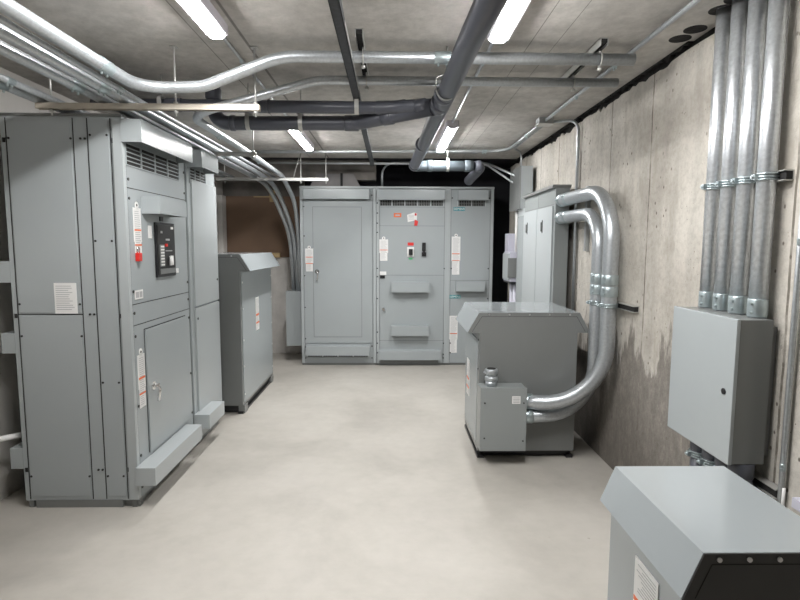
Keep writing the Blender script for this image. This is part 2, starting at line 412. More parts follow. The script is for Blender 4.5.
seams(t, [(0.03, 1.93, W-0.04, 1.93), (0.03, 1.243, W-0.04, 1.243), (0.03, 1.116, W-0.04, 1.116), (0.024, 0.10, 0.024, 2.2), (W-0.035, 0.1, W-0.035, 2.25)])
screws(t, [(x, z) for x in (0.045, W-0.055) for z in (2.13, 1.98, 1.87, 1.32, 1.19, 1.05, 0.62, 0.31, 0.18, 0.11)] , 0.009)
d_ = MB().box(0.165, 0.83, -0.012, 0.0, 0.285, 1.072, 0.003).build('door', 'paint', t)
seams(d_, [(0.162, 0.285, 0.162, 1.077), (0.16, 1.075, 0.83, 1.075)], 'door_gap', 0.007)
hd = handle(d_, 0.235, 0.70, 0.10); hd.location.y = -0.012
# breaker panel
bp = MB().box(0.36, 0.665, -0.012, 0, 1.385, 1.745, 0.004).build('breaker_panel', 'black', t)
b = MB(); b.box(0.375, 0.65, -0.016, -0.011, 1.40, 1.73, 0.002); b.build('inner_frame', M['screw'], bp)
b = MB(); b.mi = 0; b.box(0.40, 0.465, -0.021, -0.014, 1.455, 1.60); b.mi = 1
for k in range(7): b.box(0.407, 0.458, -0.023, -0.020, 1.462+k*0.02, 1.472+k*0.02)
b.build('display', ['paint_dark_and_shaded', 'white'], bp)
box('trip_unit', 'paint_dark_and_shaded', bp, 0.40, 0.64, -0.019, -0.014, 1.405, 1.44, 0.001)
box('small_label', 'white', bp, 0.585, 0.625, -0.019, -0.014, 1.705, 1.722, 0.0005)
box('small_label', 'print', bp, 0.49, 0.60, -0.018, -0.014, 1.555, 1.562, 0.0005)
box('button', 'red', bp, 0.485, 0.51, -0.026, -0.014, 1.588, 1.606, 0.001)
for k in range(3): box('button', 'print', bp, 0.50+k*0.022, 0.513+k*0.022, -0.020, -0.014, 1.628, 1.640, 0.0005)
box('small_label', 'print', bp, 0.42, 0.45, -0.018, -0.014, 1.675, 1.69, 0.0005)
b = MB(); b.tube([(0.545, -0.016, 1.49), (0.555, -0.03, 1.49)], 0.032, 20); b.box(0.53, 0.575, -0.036, -0.028, 1.46, 1.525, 0.003); b.build('rotary_handle', ['white'], bp)
b = MB(); b.box(0.45, 0.50, -0.006, 0, 1.755, 1.785, 0.002); b.build('nameplate', 'black', t)
sticker(t, 0.085, 1.50, 0.095, 0.32, ((0.40, 0.43), (0.68, 0.71)), True)
sticker(t, 0.055, 0.60, 0.09, 0.33, ((0.42, 0.46), (0.72, 0.75)), True)
b = MB(); b.mi = 0; b.box(0.06, 0.165, -0.003, 0, 1.27, 1.325); b.mi = 1
b.box(0.07, 0.11, -0.004, 0, 1.28, 1.315); b.box(0.12, 0.155, -0.004, 0, 1.28, 1.315)
b.build('small_label', ['white', 'print'], t)
box('small_label', 'white', t, 0.275, 0.325, -0.003, 0, 1.64, 1.72, 0.0005); box('small_label', 'white', t, 0.69, 0.735, -0.003, 0, 1.40, 1.432, 0.0005)
# end panels, on the side facing the camera (local x = 0)
b = MB()
for d in (0.066, 0.196, 0.277, 0.655): b.box(-0.0015, 0.001, d-0.0025, d+0.0025, 0.055, H-0.01)
b.box(-0.0015, 0.001, 0.277, 0.655, 1.187, 1.192)
b.build('side_panel_seam', 'seam', t)
box('side_panel', 'paint', t, -0.004, 0.001, 0.288, 0.645, 1.20, H-0.03, 0.001)
box('side_panel', 'paint', t, -0.004, 0.001, 0.288, 0.645, 0.075, 1.178, 0.001)
box('side_panel', 'paint', t, -0.004, 0.001, 0.076, 0.188, 0.075, H-0.03, 0.001)
b = MB(); b.box(-0.014, 0.02, -0.004, 0.05, 0.055, H-0.01, 0.004); b.build('corner_post', 'paint_light', t)
screws(t, [(0.21, z) for z in (2.20, 1.19, 0.24)] + [(0.235, z) for z in (2.20, 1.19, 0.24)] + [(0.29, z) for z in (2.20, 1.25, 1.06, 0.20)] + [(0.64, z) for z in (2.20, 1.25, 1.06, 0.20)] + [(0.085, z) for z in (2.22, 1.62, 0.78, 0.20)] + [(0.18, z) for z in (2.22, 1.62, 0.78, 0.20)], 0.0065, 'screw', 'screw', 'x-', -0.003)
b = MB()
for dd in (0.052, 0.668):
    for z in (2.19, 1.18, 0.24): b.box(-0.003, 0.001, dd-0.008, dd+0.008, z-0.013, z+0.013)
b.build('slots', 'seam', t)
b = MB(); b.mi = 0; b.box(-0.006, -0.003, 0.305, 0.435, 1.195, 1.375); b.mi = 1
for k in range(12): b.box(-0.007, -0.004, 0.425-random.uniform(0.07, 0.105), 0.425, 1.355-k*0.0125, 1.3585-k*0.0125)
b.build('data_label', ['white', 'print'], t)
for z0, z1, dd in ((1.375, 1.50, 0.13), (0.955, 1.075, 0.10), (0.245, 0.375, 0.09)):
    b = MB(); b.box(0.0, 0.75, D, D+0.04+dd*0.4, z0, z1, 0.003); b.build('rear_hood', 'paint', t)
lk = thing('padlock', 'red lockout padlock hanging beside the black breaker panel', 'padlock', (-1.531, 3.275, 1.50))
MB().box(0, 0.022, -0.022, 0.022, 0.0, 0.05, 0.004).build('body', 'red', lk)
MB().tube(fillet([(0.010, -0.014, 0.05), (0.010, -0.014, 0.085), (0.010, 0.014, 0.085), (0.010, 0.014, 0.05)], 0.013), 0.004, 8).build('shackle', 'chrome', lk)

t = thing('switchboard_cabinet', 'narrower plain grey cabinet right behind the breaker cabinet at left, beside the pale hooded transformer', 'electrical cabinet', (-1.535, 4.130, 0), PI/2, 'switchboard cabinets along the left wall')
W = 0.64
box('enclosure', 'paint', t, 0, W, 0, D, 0.045, H)
box('base_channel', 'paint_dark_and_shaded', t, 0.02, W-0.02, 0.02, D-0.02, 0, 0.045)
box('top_cap', 'paint_dark_and_shaded', t, 0, W+0.005, -0.005, D+0.01, H, H+0.014)
box('front_panel', 'paint_light', t, 0.07, W, -0.012, 0.001, 0.06, 1.105)
box('front_panel', 'paint_light', t, 0.07, W, -0.012, 0.001, 1.12, 2.10)
hood(t, 0.0, 0.385, 2.18, 2.307, 0.118)
louvres(t, 0.05, 0.40, 2.07, 2.185, 3, 5)
b = MB(); b.box(-0.02, 0.355, -0.12, 0, 0.165, 0.278, 0.003); b.build('lower_wireway', 'paint_light', t)
screws(t, [(0.10, 1.02), (0.60, 1.3), (0.10, 0.2)], 0.010, off=-0.012)

# ------------------------------------------------------------------ rear switchboard row
YR = 7.10
def rear(label, x, W):
    t = thing('switchboard_cabinet', label, 'electrical cabinet', (x, YR, 0), 0, 'switchboard cabinets along the back')
    box('enclosure', 'paint', t, 0, W, 0, 0.62, 0.03, 2.335)
    box('base_channel', 'paint_dark_and_shaded', t, 0.0, W, 0.01, 0.6, 0, 0.03)
    box('top_cap', 'paint_light', t, 0.0, W, -0.03, 0.64, 2.335, 2.362)
    b = MB(); b.box(0.0, 0.035, -0.012, 0.01, 0.03, 2.335, 0.003); b.box(W-0.035, W, -0.012, 0.01, 0.03, 2.335, 0.003); b.build('corner_post', 'paint_light', t)
    seams(t, [(0.042, 0.04, 0.042, 2.33), (W-0.042, 0.04, W-0.042, 2.33)], wd=0.005, mt='paint_dark_and_shaded')
    return t
t = rear('wide rear cabinet at left of the back row, plain full-height door with a lever handle', -1.185, 0.99)
hood(t, 0.05, 0.905, 2.195, 2.325, 0.085)
d_ = box('door', 'paint', t, 0.045, 0.94, -0.010, 0.001, 0.30, 2.175)
b = MB()
for x0, z0, x1, z1 in ((0.165, 0.385, 0.165, 2.097), (0.80, 0.385, 0.80, 2.097), (0.165, 0.385, 0.80, 0.385), (0.165, 2.097, 0.80, 2.097)):
    b.box(min(x0, x1)-0.003, max(x0, x1)+0.003, -0.0125, -0.009, min(z0, z1)-0.003, max(z0, z1)+0.003)
b.build('stiffener_outline', 'paint_dark_and_shaded', d_)
hd = handle(d_, 0.215, 1.255, 0.12); hd.location.y = -0.01
s_ = sticker(d_, 0.062, 1.257, 0.105, 0.30, ((0.36, 0.39), (0.64, 0.67)), True); s_.location.y = -0.010
hood(t, 0.065, 0.905, 0.145, 0.278, 0.085, 'lower_hood', drop=0.01)
grille(t, 0.07, 0.89, 0.115, 0.145, 4)
screws(t, [(0.05, z) for z in (2.1, 1.72, 1.2, 0.78, 0.36, 0.25, 0.1)] + [(0.935, z) for z in (2.25, 0.26, 0.1)], 0.009, off=-0.010)

t = rear('middle rear cabinet with two small breakers and an orange tag near its top', -0.19, 0.935)
hood(t, 0.025, 0.885, 2.187, 2.318, 0.085)
grille(t, 0.035, 0.875, 2.117, 2.187, 5)
seams(t, [(0.03, 2.10, 0.90, 2.10), (0.03, 1.857, 0.90, 1.857), (0.03, 1.21, 0.90, 1.21), (0.03, 0.335, 0.90, 0.335)], wd=0.005, mt='paint_dark_and_shaded')
hood(t, 0.20, 0.69, 0.990, 1.125, 0.105, 'breaker_hood'); hood(t, 0.20, 0.69, 0.415, 0.545, 0.105, 'breaker_hood')
hood(t, 0.03, 0.85, 0.085, 0.218, 0.085, 'lower_hood', drop=0.012)
b = MB(); b.box(0.05, 0.83, -0.006, 0, 0.02, 0.085); b.build('vent_grille', 'paint_dark_and_shaded', t)
o = box('orange_tag', 'orange', t, 0.228, 0.325, -0.004, 0, 1.968, 2.022, 0.001); o['label'] = 'small orange warning plate'
b = MB(); b.box(0.247, 0.306, -0.0055, -0.003, 1.985, 2.005); b.build('print', 'print', o)
b = MB(); b.mi = 0; b.prism([(0.41, 1.905), (0.53, 1.935), (0.53, 2.02), (0.49, 2.03), (0.40, 2.0)], 'y', -0.012, -0.002)
b.mi = 1; b.prism([(0.495, 1.86), (0.535, 1.86), (0.545, 1.915), (0.50, 1.94)], 'y', -0.02, -0.003); b.box(0.50, 0.525, -0.013, -0.011, 1.99, 2.02); b.mi = 2
for k in range(4): b.box(0.42, 0.49, -0.013, -0.0115, 1.94+k*0.017, 1.945+k*0.017)
b.build('hanging_tag', ['white', 'red', 'print'], t)
sticker(t, 0.038, 1.40, 0.115, 0.28, ((0.48, 0.51),), True)
b = MB(); b.mi = 0; b.box(0.045, 0.13, -0.003, 0, 1.212, 1.258); b.mi = 1; b.box(0.048, 0.11, -0.012, 0, 1.168, 1.205); b.build('small_labels', ['white', 'black'], t)
b = MB(); b.mi = 0; b.box(0.405, 0.495, -0.02, 0, 1.455, 1.58, 0.003); b.mi = 1; b.box(0.425, 0.475, -0.05, -0.018, 1.475, 1.555, 0.004)
b.mi = 2; b.box(0.41, 0.49, -0.004, 0, 1.60, 1.64); b.mi = 3; b.box(0.425, 0.475, -0.004, 0, 1.418, 1.435)
b.build('breaker', ['white', 'black', 'red', 'green'], t)
b = MB(); b.box(0.60, 0.648, -0.03, 0, 1.53, 1.64, 0.004); b.box(0.595, 0.655, -0.03, 0, 1.46, 1.515, 0.006); b.box(0.612, 0.636, -0.05, -0.02, 1.49, 1.60, 0.004); b.build('switch_handle', 'black', t)
b = MB(); b.cyl((0.09, -0.02, 0.76), (0.09, 0, 0.76), 0.018, 14); b.box(0.085, 0.115, -0.03, -0.018, 0.735, 0.755, 0.002); b.build('lock', 'chrome', t)
screws(t, [(0.012, z) for z in (2.15, 2.02, 1.89, 1.77, 1.3, 1.19, 0.9, 0.45, 0.3, 0.17)] + [(0.895, z) for z in (1.3, 0.3, 0.15, 0.1)], 0.009, off=-0.012)

t = rear('narrow rear cabinet at right of the back row, with two teal name plates', 0.745, 0.60)
hood(t, 0.125, 0.515, 2.187, 2.318, 0.085); grille(t, 0.13, 0.49, 2.117, 2.187, 2)
sign(t, 0.148, 2.078, 0.150, 0.045); sign(t, 0.11, 0.925, 0.150, 0.045)
seams(t, [(0.04, 1.144, 0.56, 1.144)], wd=0.005, mt='paint_dark_and_shaded')
hood(t, 0.11, 0.49, 1.005, 1.137, 0.105, 'breaker_hood')
sticker(t, 0.055, 1.22, 0.115, 0.50, ((0.44, 0.46), (0.62, 0.635)), True); sticker(t, 0.04, 0.17, 0.11, 0.50, ((0.47, 0.49),))
screws(t, [(0.055, z) for z in (2.22, 1.3, 0.3, 0.17)] + [(0.545, z) for z in (2.22, 1.3, 0.9, 0.3)], 0.009)

# ------------------------------------------------------------------ transformers with overhanging drip hoods
def transformer(label, loc, W, Dp, zt, zl, ov, flat, base=0.05, side='L', fascia='paint_dark_and_shaded', rz=0, paint='paint'):
    t = thing('transformer', label, 'transformer', loc, rz, 'hooded dry transformers')
    box('enclosure', paint, t, 0, W, 0.012, Dp-0.012, base, zl+0.06)
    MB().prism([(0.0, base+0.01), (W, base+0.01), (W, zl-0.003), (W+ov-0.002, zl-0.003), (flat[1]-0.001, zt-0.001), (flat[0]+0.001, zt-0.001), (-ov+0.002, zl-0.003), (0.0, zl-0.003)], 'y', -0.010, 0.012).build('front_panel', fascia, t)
    box('rear_panel', paint, t, 0.008, W-0.008, Dp-0.014, Dp, base+0.01, zl+0.05, 0.002)
    b = MB(); b.box(0.02, W-0.02, 0.03, Dp-0.03, 0.012, base); b.box(0.0, 0.05, 0.0, Dp, 0, 0.022); b.box(W-0.05, W, 0.0, Dp, 0, 0.022); b.build('base_frame', 'black', t)
    out = [(flat[0], zt), (flat[1], zt), (W+ov, zl), (W+ov-0.004, zl-0.004), (W-0.002, zl-0.004), (0.002, zl-0.004), (-ov+0.004, zl-0.004), (-ov, zl)]
    h = MB().prism(out, 'y', -0.006, Dp+0.02).build('drip_hood', 'gloss', t)
    cx = W/2; s = 1.0
    g = MB(); q = 0.0022
    for (xa, za, xb, zb) in ((flat[0]+0.022, zt-0.030, flat[1]-0.022, zt-0.030), (flat[1]-0.022, zt-0.030, W+ov-0.035, zl+0.004), (-ov+0.035, zl+0.004, flat[0]+0.022, zt-0.030)):
        dx, dz = xb-xa, zb-za; Ls = math.hypot(dx, dz); nx, nz = -dz/Ls*q/2, dx/Ls*q/2
        g.prism([(xa-nx, za-nz), (xb-nx, zb-nz), (xb+nx, zb+nz), (xa+nx, za+nz)], 'y', -0.0110, -0.0095)
    g.build('flange_seam', 'seam', h)
    n_ = 5
    screws(h, [(flat[0]+(flat[1]-flat[0])*(k+0.5)/n_, zt-0.016) for k in range(n_)], 0.0065, 'bright_screw', 'screw', 'y', -0.011)
    return t, h
def side_label(t, x, y0, z0, w_, h_, sgn):
    b = MB(); b.mi = 0; xa, xb = (x-0.004, x) if sgn < 0 else (x, x+0.004)
    b.box(xa, xb, y0, y0+w_, z0, z0+h_); b.mi = 2
    e = 0.001*sgn
    b.box(xa+e, xb+e, y0+w_*0.02, y0+w_*0.98, z0+h_*0.44, z0+h_*0.50); b.box(xa+e, xb+e, y0+w_*0.02, y0+w_*0.98, z0+h_*0.20, z0+h_*0.25)
    b.mi = 1
    z = z0+h_-0.015
    while z > z0+0.01:
        L = random.uniform(0.5, 0.85)
        b.box(xa+e*0.7, xb+e*0.7, y0+w_*0.08, y0+w_*(0.08+L), z-0.003, z); z -= 0.011
    return b.build('warning_label', ['white', 'print', 'orange'], t)

# right middle, facing the camera
t, h = transformer('grey hooded transformer at right centre, with side junction box and two large conduits', (0.658, 3.92, 0), 0.726, 0.71, 1.112, 0.965, 0.092, (-0.008, 0.739), fascia='paint_dark_and_shaded', paint='paint_dark_and_shaded')  # camera-facing faces darkened in the paint colour to stand for their shade
b = MB(); b.box(-0.006, 0, 0.05, 0.67, 0.10, 0.90, 0.002); b.build('side_panel', 'paint', t)
screws(t, [(y, z) for y in (0.035, 0.685) for z in (0.9, 0.68, 0.3, 0.12)], 0.007, 'screw', 'screw', 'x-', 0)
screws(t, [(0.05, 0.95-0.0), (0.45, 0.085), (0.62, 0.085)], 0.007, 'bright_screw', 'screw', 'y', 0)
side_label(t, -0.006, 0.42, 0.36, 0.13, 0.30, -1)
jb = thing('junction_box', 'grey junction box on the front of the right-centre transformer, with a large fitting on top', 'electrical box', (0.645, 3.745, 0.12))
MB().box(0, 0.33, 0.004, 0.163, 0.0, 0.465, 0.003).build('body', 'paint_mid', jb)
MB().box(-0.002, 0.332, -0.006, 0.005, 0.004, 0.47, 0.002).build('cover', 'paint_mid', jb)
screws(jb, [(0.03, 0.10), (0.03, 0.36), (0.31, 0.08), (0.31, 0.36)], 0.006, off=-0.006)
b = MB(); b.mi = 0; b.box(0.225, 0.285, -0.008, -0.005, 0.355, 0.41); b.mi = 1
for k in range(4): b.box(0.232, 0.278, -0.009, -0.007, 0.363+k*0.011, 0.368+k*0.011)
b.build('small_label', ['white', 'print'], jb)
b = MB(); cx, cy = 0.088, 0.085
b.tube([(cx, cy, 0.465), (cx, cy, 0.50)], 0.042, 24); b.tube([(cx, cy, 0.50), (cx, cy, 0.505), (cx, cy, 0.53), (cx, cy, 0.535)], [0.040, 0.048, 0.048, 0.040], 8)
b.tube([(cx, cy, 0.535), (cx, cy, 0.55)], 0.036, 24); b.tube([(cx, cy, 0.55), (cx, cy, 0.555), (cx, cy, 0.585), (cx, cy, 0.59)], [0.040, 0.048, 0.048, 0.042], 8)
b.cyl((cx-0.048, cy-0.02, 0.57), (cx-0.06, cy-0.03, 0.57), 0.006, 8)
b.build('compression_fitting', 'galv', jb)
MB().tube([(cx, cy, 0.588), (cx, cy, 0.5925)], 0.033, 20).build('plug', 'seam', jb)

# left, behind the cabinets
t, h = transformer('tall grey hooded transformer at left, behind the cabinets, with a label on its side panel', (-2.12, 5.00, 0), 0.72, 1.30, 1.515, 1.36, 0.10, (-0.02, 0.725), base=0.075, paint='paint_dark_and_shaded')  # front colour lowered to hold the shade on the camera side
b = MB(); b.box(0.72, 0.726, 0.03, 1.27, 0.10, 1.345, 0.002); b.build('side_panel', 'paint', t)
screws(t, [(y, z) for y in (0.05, 1.25) for z in (1.25, 1.0, 0.7, 0.45, 0.18)], 0.009, 'bright_screw', 'screw', 'x', 0.726)
b = side_label(t, 0.726, 0.52, 0.72, 0.13, 0.34, 1)
for y_ in (0.02, 1.16): box('foot', 'paint_dark_and_shaded', t, 0.67, 0.73, y_, y_+0.11, 0.0, 0.075, 0.002)

# foreground right
t, h = transformer('low hooded transformer in the right foreground corner, nearest the camera, with orange striped label', (0.800, 1.328, 0), 0.45, 0.530, 0.80, 0.672, 0.030, (0.022, 0.422), fascia='shaded_front')  # front panel coloured as grey enamel lying in shade
side_label(t, -0.003, 0.155, 0.345, 0.15, 0.26, -1)
b = MB(); b.box(-0.003, 0.0, 0.03, 0.49, 0.08, 0.64, 0.001); b.build('side_panel', 'paint', t)

# ------------------------------------------------------------------ right wall cabinets (front faces -x): rz = -90, local x -> -world y
t = thing('distribution_panel', 'pale grey two-door panel on the right wall, above the right-centre transformer', 'electrical panel', (1.42, 5.74, 0), -PI/2)
W = 1.07
box('enclosure', 'paint_mid', t, 0, W, 0, 0.12, 0.0, 2.10)
for x_ in (0.1, W-0.22): box('mounting_rail', 'black', t, x_, x_+0.04, 0.12, 0.178, 0.0, 2.0)
b = MB(); b.prism([(-0.025, 2.10), (W+0.01, 2.10), (W+0.01, 2.126), (-0.025, 2.126)], 'y', -0.03, 0.13); b.build('drip_cap', 'paint_dark_and_shaded', t)
for k, (x0, x1) in enumerate(((0.01, 0.52), (0.53, W-0.05))):
    d_ = box('door', 'paint_light', t, x0, x1, -0.012, 0, 0.25, 1.95)
    b = MB(); b.mi = 0; xx = x0+(0.15 if k == 0 else 0.18); b.box(xx, xx+0.022, -0.014, -0.011, 1.72, 1.84, 0.0); b.mi = 1; b.box(xx+0.004, xx+0.018, -0.03, -0.012, 1.735, 1.82, 0.004); b.build('handle', ['seam', 'paint_dark_and_shaded'], d_)
seams(t, [(0.525, 0.05, 0.525, 2.08), (0.01, 1.96, W-0.05, 1.96)], wd=0.008, mt='paint_dark_and_shaded')
t2 = thing('panelboard', 'slim lower panel on the right wall, just behind the two-door panel', 'electrical panel', (1.45, 6.16, 0), -PI/2)
box('enclosure', 'paint_light', t2, 0, 0.40, 0, 0.148, 0.0, 2.01)
box('door', 'paint', t2, 0.02, 0.36, -0.010, 0, 0.25, 1.93)
t3 = thing('pull_box', 'grey pull box high on the right wall near the ceiling corner', 'electrical box', (1.415, 6.48, 2.01), -PI/2)
box('body', 'paint', t3, 0, 0.515, 0.01, 0.14, 0, 0.463); box('bracket', 'paint', t3, 0.01, 0.05, 0.14, 0.184, 0.05, 0.39)
box('cover', 'paint_dark_and_shaded', t3, 0, 0.515, 0, 0.01, 0, 0.463)
t4 = thing('disconnect_switch', 'small pale violet switch box below the high pull box', 'electrical box', (1.415, 6.68, 1.18), -PI/2)
box('body', 'violet', t4, 0.05, 0.42, -0.02, 0.12, 0.0, 0.35, 0.006)
box('cover', 'paint_light', t4, 0.06, 0.40, -0.035, -0.02, 0.02, 0.33, 0.004)
b = MB(); b.box(0.42, 0.435, -0.05, 0.05, 0.05, 0.28, 0.004); b.build('lever', 'paint_dark_and_shaded', t4)
MB().box(0.02, 0.43, -0.01, 0.12, -0.02, 0.0, 0.002).build('bottom_lip', 'black', t4)
MB().box(0.0, 0.18, 0.0, 0.18, 0.35, 0.57, 0.006).build('upper_box', 'violet', t4)
# ------------------------------------------------------------------ conduits
def conduit(label, path, r, rad=0.15, mt='galv', coup=(), name='conduit', group=None, seg=18, cat='conduit', straps=()):
    pp = fillet(path, rad, 10) if len(path) > 2 else [Vector(p) for p in path]
    t = thing(name, label, cat, path[0], 0, group); o0 = Vector(path[0])
    MB().tube([p-o0 for p in pp], r, seg).build('tube', mt, t)
    for c in coup:                                    # (point, direction, half length)
        p, d, hl = Vector(c[0])-o0, Vector(c[1]).normalized(), c[2]
        b = MB(); b.tube([p-d*hl, p-d*(hl-0.004), p+d*(hl-0.004), p+d*hl], [r*1.03, r*1.08, r*1.08, r*1.03], seg)
        perp = d.cross(Vector((0, 0, 1)));  perp = perp.normalized() if perp.length > 0.1 else Vector((-1, 0, 0))
        dn = Vector((0, 0, -1)) if abs(d.z) < 0.5 else Vector((-0.7, -0.7, 0))
        if len(c) > 3: dn = Vector(c[3]).normalized()
        for s_ in (-0.5, 0.5): b.cyl(p+d*hl*s_, p+d*hl*s_+dn*(r*1.08+0.012), 0.006, 8)
        b.build('coupling', 'zinc', t)
    return t
ZL = 2.418
X, Yv, Zv = (1, 0, 0), (0, 1, 0), (0, 0, 1)
G = 'large conduits above the left cabinets'
conduit('largest silver conduit sweeping from the top left corner across the ceiling, nearest the camera',
        [(-1.36, 0.6, ZL+0.01), (-1.335, 2.98, ZL+0.01), (-1.02, 3.04, 2.455), (-0.60, 3.04, 2.618), (1.33, 3.04, 2.618)], 0.031, [0.20, 0.3, 0.5],
        coup=[((-1.338, 2.62, ZL+0.01), Yv, 0.05), ((0.28, 3.04, 2.618), X, 0.045)], group='conduits crossing the ceiling')
conduit('second silver conduit crossing the ceiling, just behind the largest one, curling down at left',
        [(1.42, 3.47, 2.622), (-0.46, 3.47, 2.622), (-0.86, 3.46, 2.51), (-1.25, 3.45, 2.40), (-1.27, 4.6, ZL), (-1.29, 6.50, ZL-0.0), (-1.245, 7.12, 2.15), (-1.235, 7.28, 1.6), (-1.235, 7.29, 0.98)], 0.027, [0.5, 0.5, 0.16, 0.5, 0.5, 0.5, 0.6],
        coup=[((-1.262, 4.05, ZL-0.01), Yv, 0.045), ((-1.28, 5.3, ZL), Yv, 0.045)], group='conduits crossing the ceiling')
conduit('silver conduit beside the largest one, running back above the left cabinets', [(-1.50, 0.8, ZL), (-1.51, 3.2, ZL), (-1.52, 6.40, ZL), (-1.46, 7.02, 2.34), (-1.31, 7.34, 1.75), (-1.27, 7.36, 0.98)], 0.028, [1, 0.6, 0.6, 0.8],
        coup=[((-1.509, 2.92, ZL), Yv, 0.05), ((-1.515, 5.0, ZL), Yv, 0.045)], group=G)
conduit('third silver conduit from the top left, with a coupling just before the hanging rail', [(-1.625, 0.9, ZL), (-1.635, 3.2, ZL), (-1.645, 6.35, ZL), (-1.56, 7.02, 2.36), (-1.37, 7.39, 1.75), (-1.335, 7.39, 0.98)], 0.028, [1, 0.6, 0.6, 0.8],
        coup=[((-1.634, 2.90, ZL), Yv, 0.05), ((-1.64, 4.2, ZL), Yv, 0.045)], group=G)
conduit('thin conduit squeezed between the two largest ones at the top left', [(-1.432, 0.8, ZL+0.012), (-1.432, 3.2, ZL-0.005), (-1.40, 6.6, ZL-0.005)], 0.014, 1, group='thin conduits above the left cabinets', coup=[((-1.432, 2.95, ZL-0.002), Yv, 0.03)])
conduit('thin conduit above the rear edge of the left cabinets, nearest the pale wall', [(-1.98, 1.0, ZL-0.01), (-1.98, 6.6, ZL-0.01)], 0.024, coup=[((-1.98, 2.85, ZL-0.01), Yv, 0.04)], group='thin conduits above the left cabinets')
conduit('thin conduit above the left cabinets, second from the pale wall', [(-1.90, 1.0, ZL-0.01), (-1.90, 6.6, ZL-0.01)], 0.017, coup=[((-1.90, 2.80, ZL-0.01), Yv, 0.03)], group='thin conduits above the left cabinets')
conduit('thin bright conduit just above the upper hood of the breaker cabinet', [(-1.49, 3.16, 2.362), (-1.49, 4.72, 2.352)], 0.011, coup=[], group='thin conduits above the left cabinets')

def trapeze(label, y, x0, x1, rods, mt='strut', zt=2.386):
    t = thing('hanging_rail', label, 'strut hanger', (x0, y, zt), 0, 'hanging strut rails')
    b = MB(); L = x1-x0
    b.box(0, L, -0.02, 0.02, -0.004, 0); b.box(0, L, -0.02, -0.017, -0.032, -0.003); b.box(0, L, 0.017, 0.02, -0.032, -0.003); b.box(0, L, -0.018, -0.010, -0.032, -0.029); b.box(0, L, 0.010, 0.018, -0.032, -0.029)
    b.build('rail', mt, t)
    for x in rods:
        r = MB().cyl((x-x0, 0, -0.065), (x-x0, 0, 2.70-zt), 0.0055, 8).build('threaded_rod', 'strut', t)
        b = MB(); b.cyl((x-x0, 0, -0.048), (x-x0, 0, -0.034), 0.013, 6); b.cyl((x-x0, 0, 0.003), (x-x0, 0, 0.013), 0.013, 6); b.box(x-x0-0.018, x-x0+0.018, -0.02, 0.02, 2.692-zt, 2.699-zt); b.build('nut', 'strut', r)
    return t
M['strut_warm'] = mat('strut_zinc_warm', (0.58, 0.53, 0.45), 0.45, metal=0.3, vary=0.2, vscale=5)
trapeze('nearest hanging strut rail, above the left cabinets, carrying the conduits', 3.14, -1.985, -0.742, (-1.905, -1.212, -0.765), 'strut_warm')
trapeze('middle hanging strut rail, halfway along the conduits over the left side', 4.70, -2.03, -1.15, (-2.0, -1.175))
tz = trapeze('farthest hanging strut rail, where the conduits bend down behind the left transformer', 6.45, -2.05, -0.74, (-1.95, -1.06, -0.765), zt=2.386)
MB().cyl((0.90, 0, 0.0), (0.99, 0, 0.30), 0.004, 8).build('brace', 'strut', tz)
trapeze('hanging strut rail carrying the conduits over the camera side', 1.30, -2.05, -1.25, (-2.0, -1.27))

# small box below the bent conduits
t = thing('junction_box', 'small grey box left of the back row, where the bent conduits end', 'electrical box', (-1.415, 7.25, 0.235))
box('body', 'paint', t, 0, 0.205, 0, 0.17, 0, 0.745); box('cover', 'paint', t, -0.002, 0.207, -0.006, 0, 0, 0.747, 0.002)
MB().box(0.205, 0.23, 0.02, 0.15, 0.1, 0.6).build('bracket', 'paint_dark_and_shaded', t)

# ceiling struts with clamps
def ceil_strut(label, x, y0, y1, cl, mt='black_strut'):
    t = thing('ceiling_strut', label, 'strut', (x, y0, 2.70), 0, 'struts on the ceiling'); L = y1-y0
    b = MB(); b.box(-0.021, 0.021, 0, L, -0.004, 0); b.box(-0.021, -0.017, 0, L, -0.04, 0); b.box(0.017, 0.021, 0, L, -0.04, 0); b.mi = 1; b.box(-0.016, 0.016, 0.001, L-0.001, -0.025, -0.005); b.build('rail', ['strut', 'seam'], t)
    for yy, zz, r in cl:
        b = MB(); pts = [Vector((0.012, yy-y0+math.sin(a)*(r+0.004), zz-2.70+math.cos(a)*(r+0.004))) for a in [2*PI*k/20 for k in range(21)]]
        b.tube(pts, 0.004, 6, False); b.cyl((0.012, yy-y0, zz-2.70-r-0.002), (0.012, yy-y0, zz-2.70-r-0.03), 0.005, 8); b.cyl((0.0, yy-y0, zz-2.70-r-0.02), (0.024, yy-y0, zz-2.70-r-0.02), 0.009, 8)
        b.cyl((0.012, yy-y0, zz-2.70+r), (0.012, yy-y0, -0.03), 0.006, 8)
        b.build('pipe_clamp', 'strut', t)
    return t
ceil_strut('strut at the right end of the two conduits crossing the ceiling', 1.13, 2.95, 3.62, [(3.04, 2.618, 0.031), (3.47, 2.622, 0.027)])
ceil_strut('strut holding the crossing conduits near the long black channel', -0.165, 2.86, 3.62, [(3.04, 2.618, 0.031), (3.47, 2.622, 0.027)])

# long black channel hung below the slab
t = thing('black_channel', 'long black steel channel running back below the ceiling, left of the big drain pipe', 'steel channel', (-0.225, 1.2, 2.545))
b = MB(); L = 5.35
b.box(-0.022, 0.022, 0, L, 0.0, 0.004); b.box(-0.022, -0.018, 0, L, 0, 0.04); b.mi = 1; b.box(0.018, 0.0225, 0, L, 0, 0.04); b.build('channel', ['black_strut', 'black_strut'], t)
MB().box(0.0225, 0.024, 1.25, 2.25, 0.012, 0.030).build('bright_edge', 'strut', t)
for yy in (1.35, 4.9): MB().cyl((0, yy, 0.03), (0, yy, 0.155), 0.006, 8).build('rod', 'strut', t)

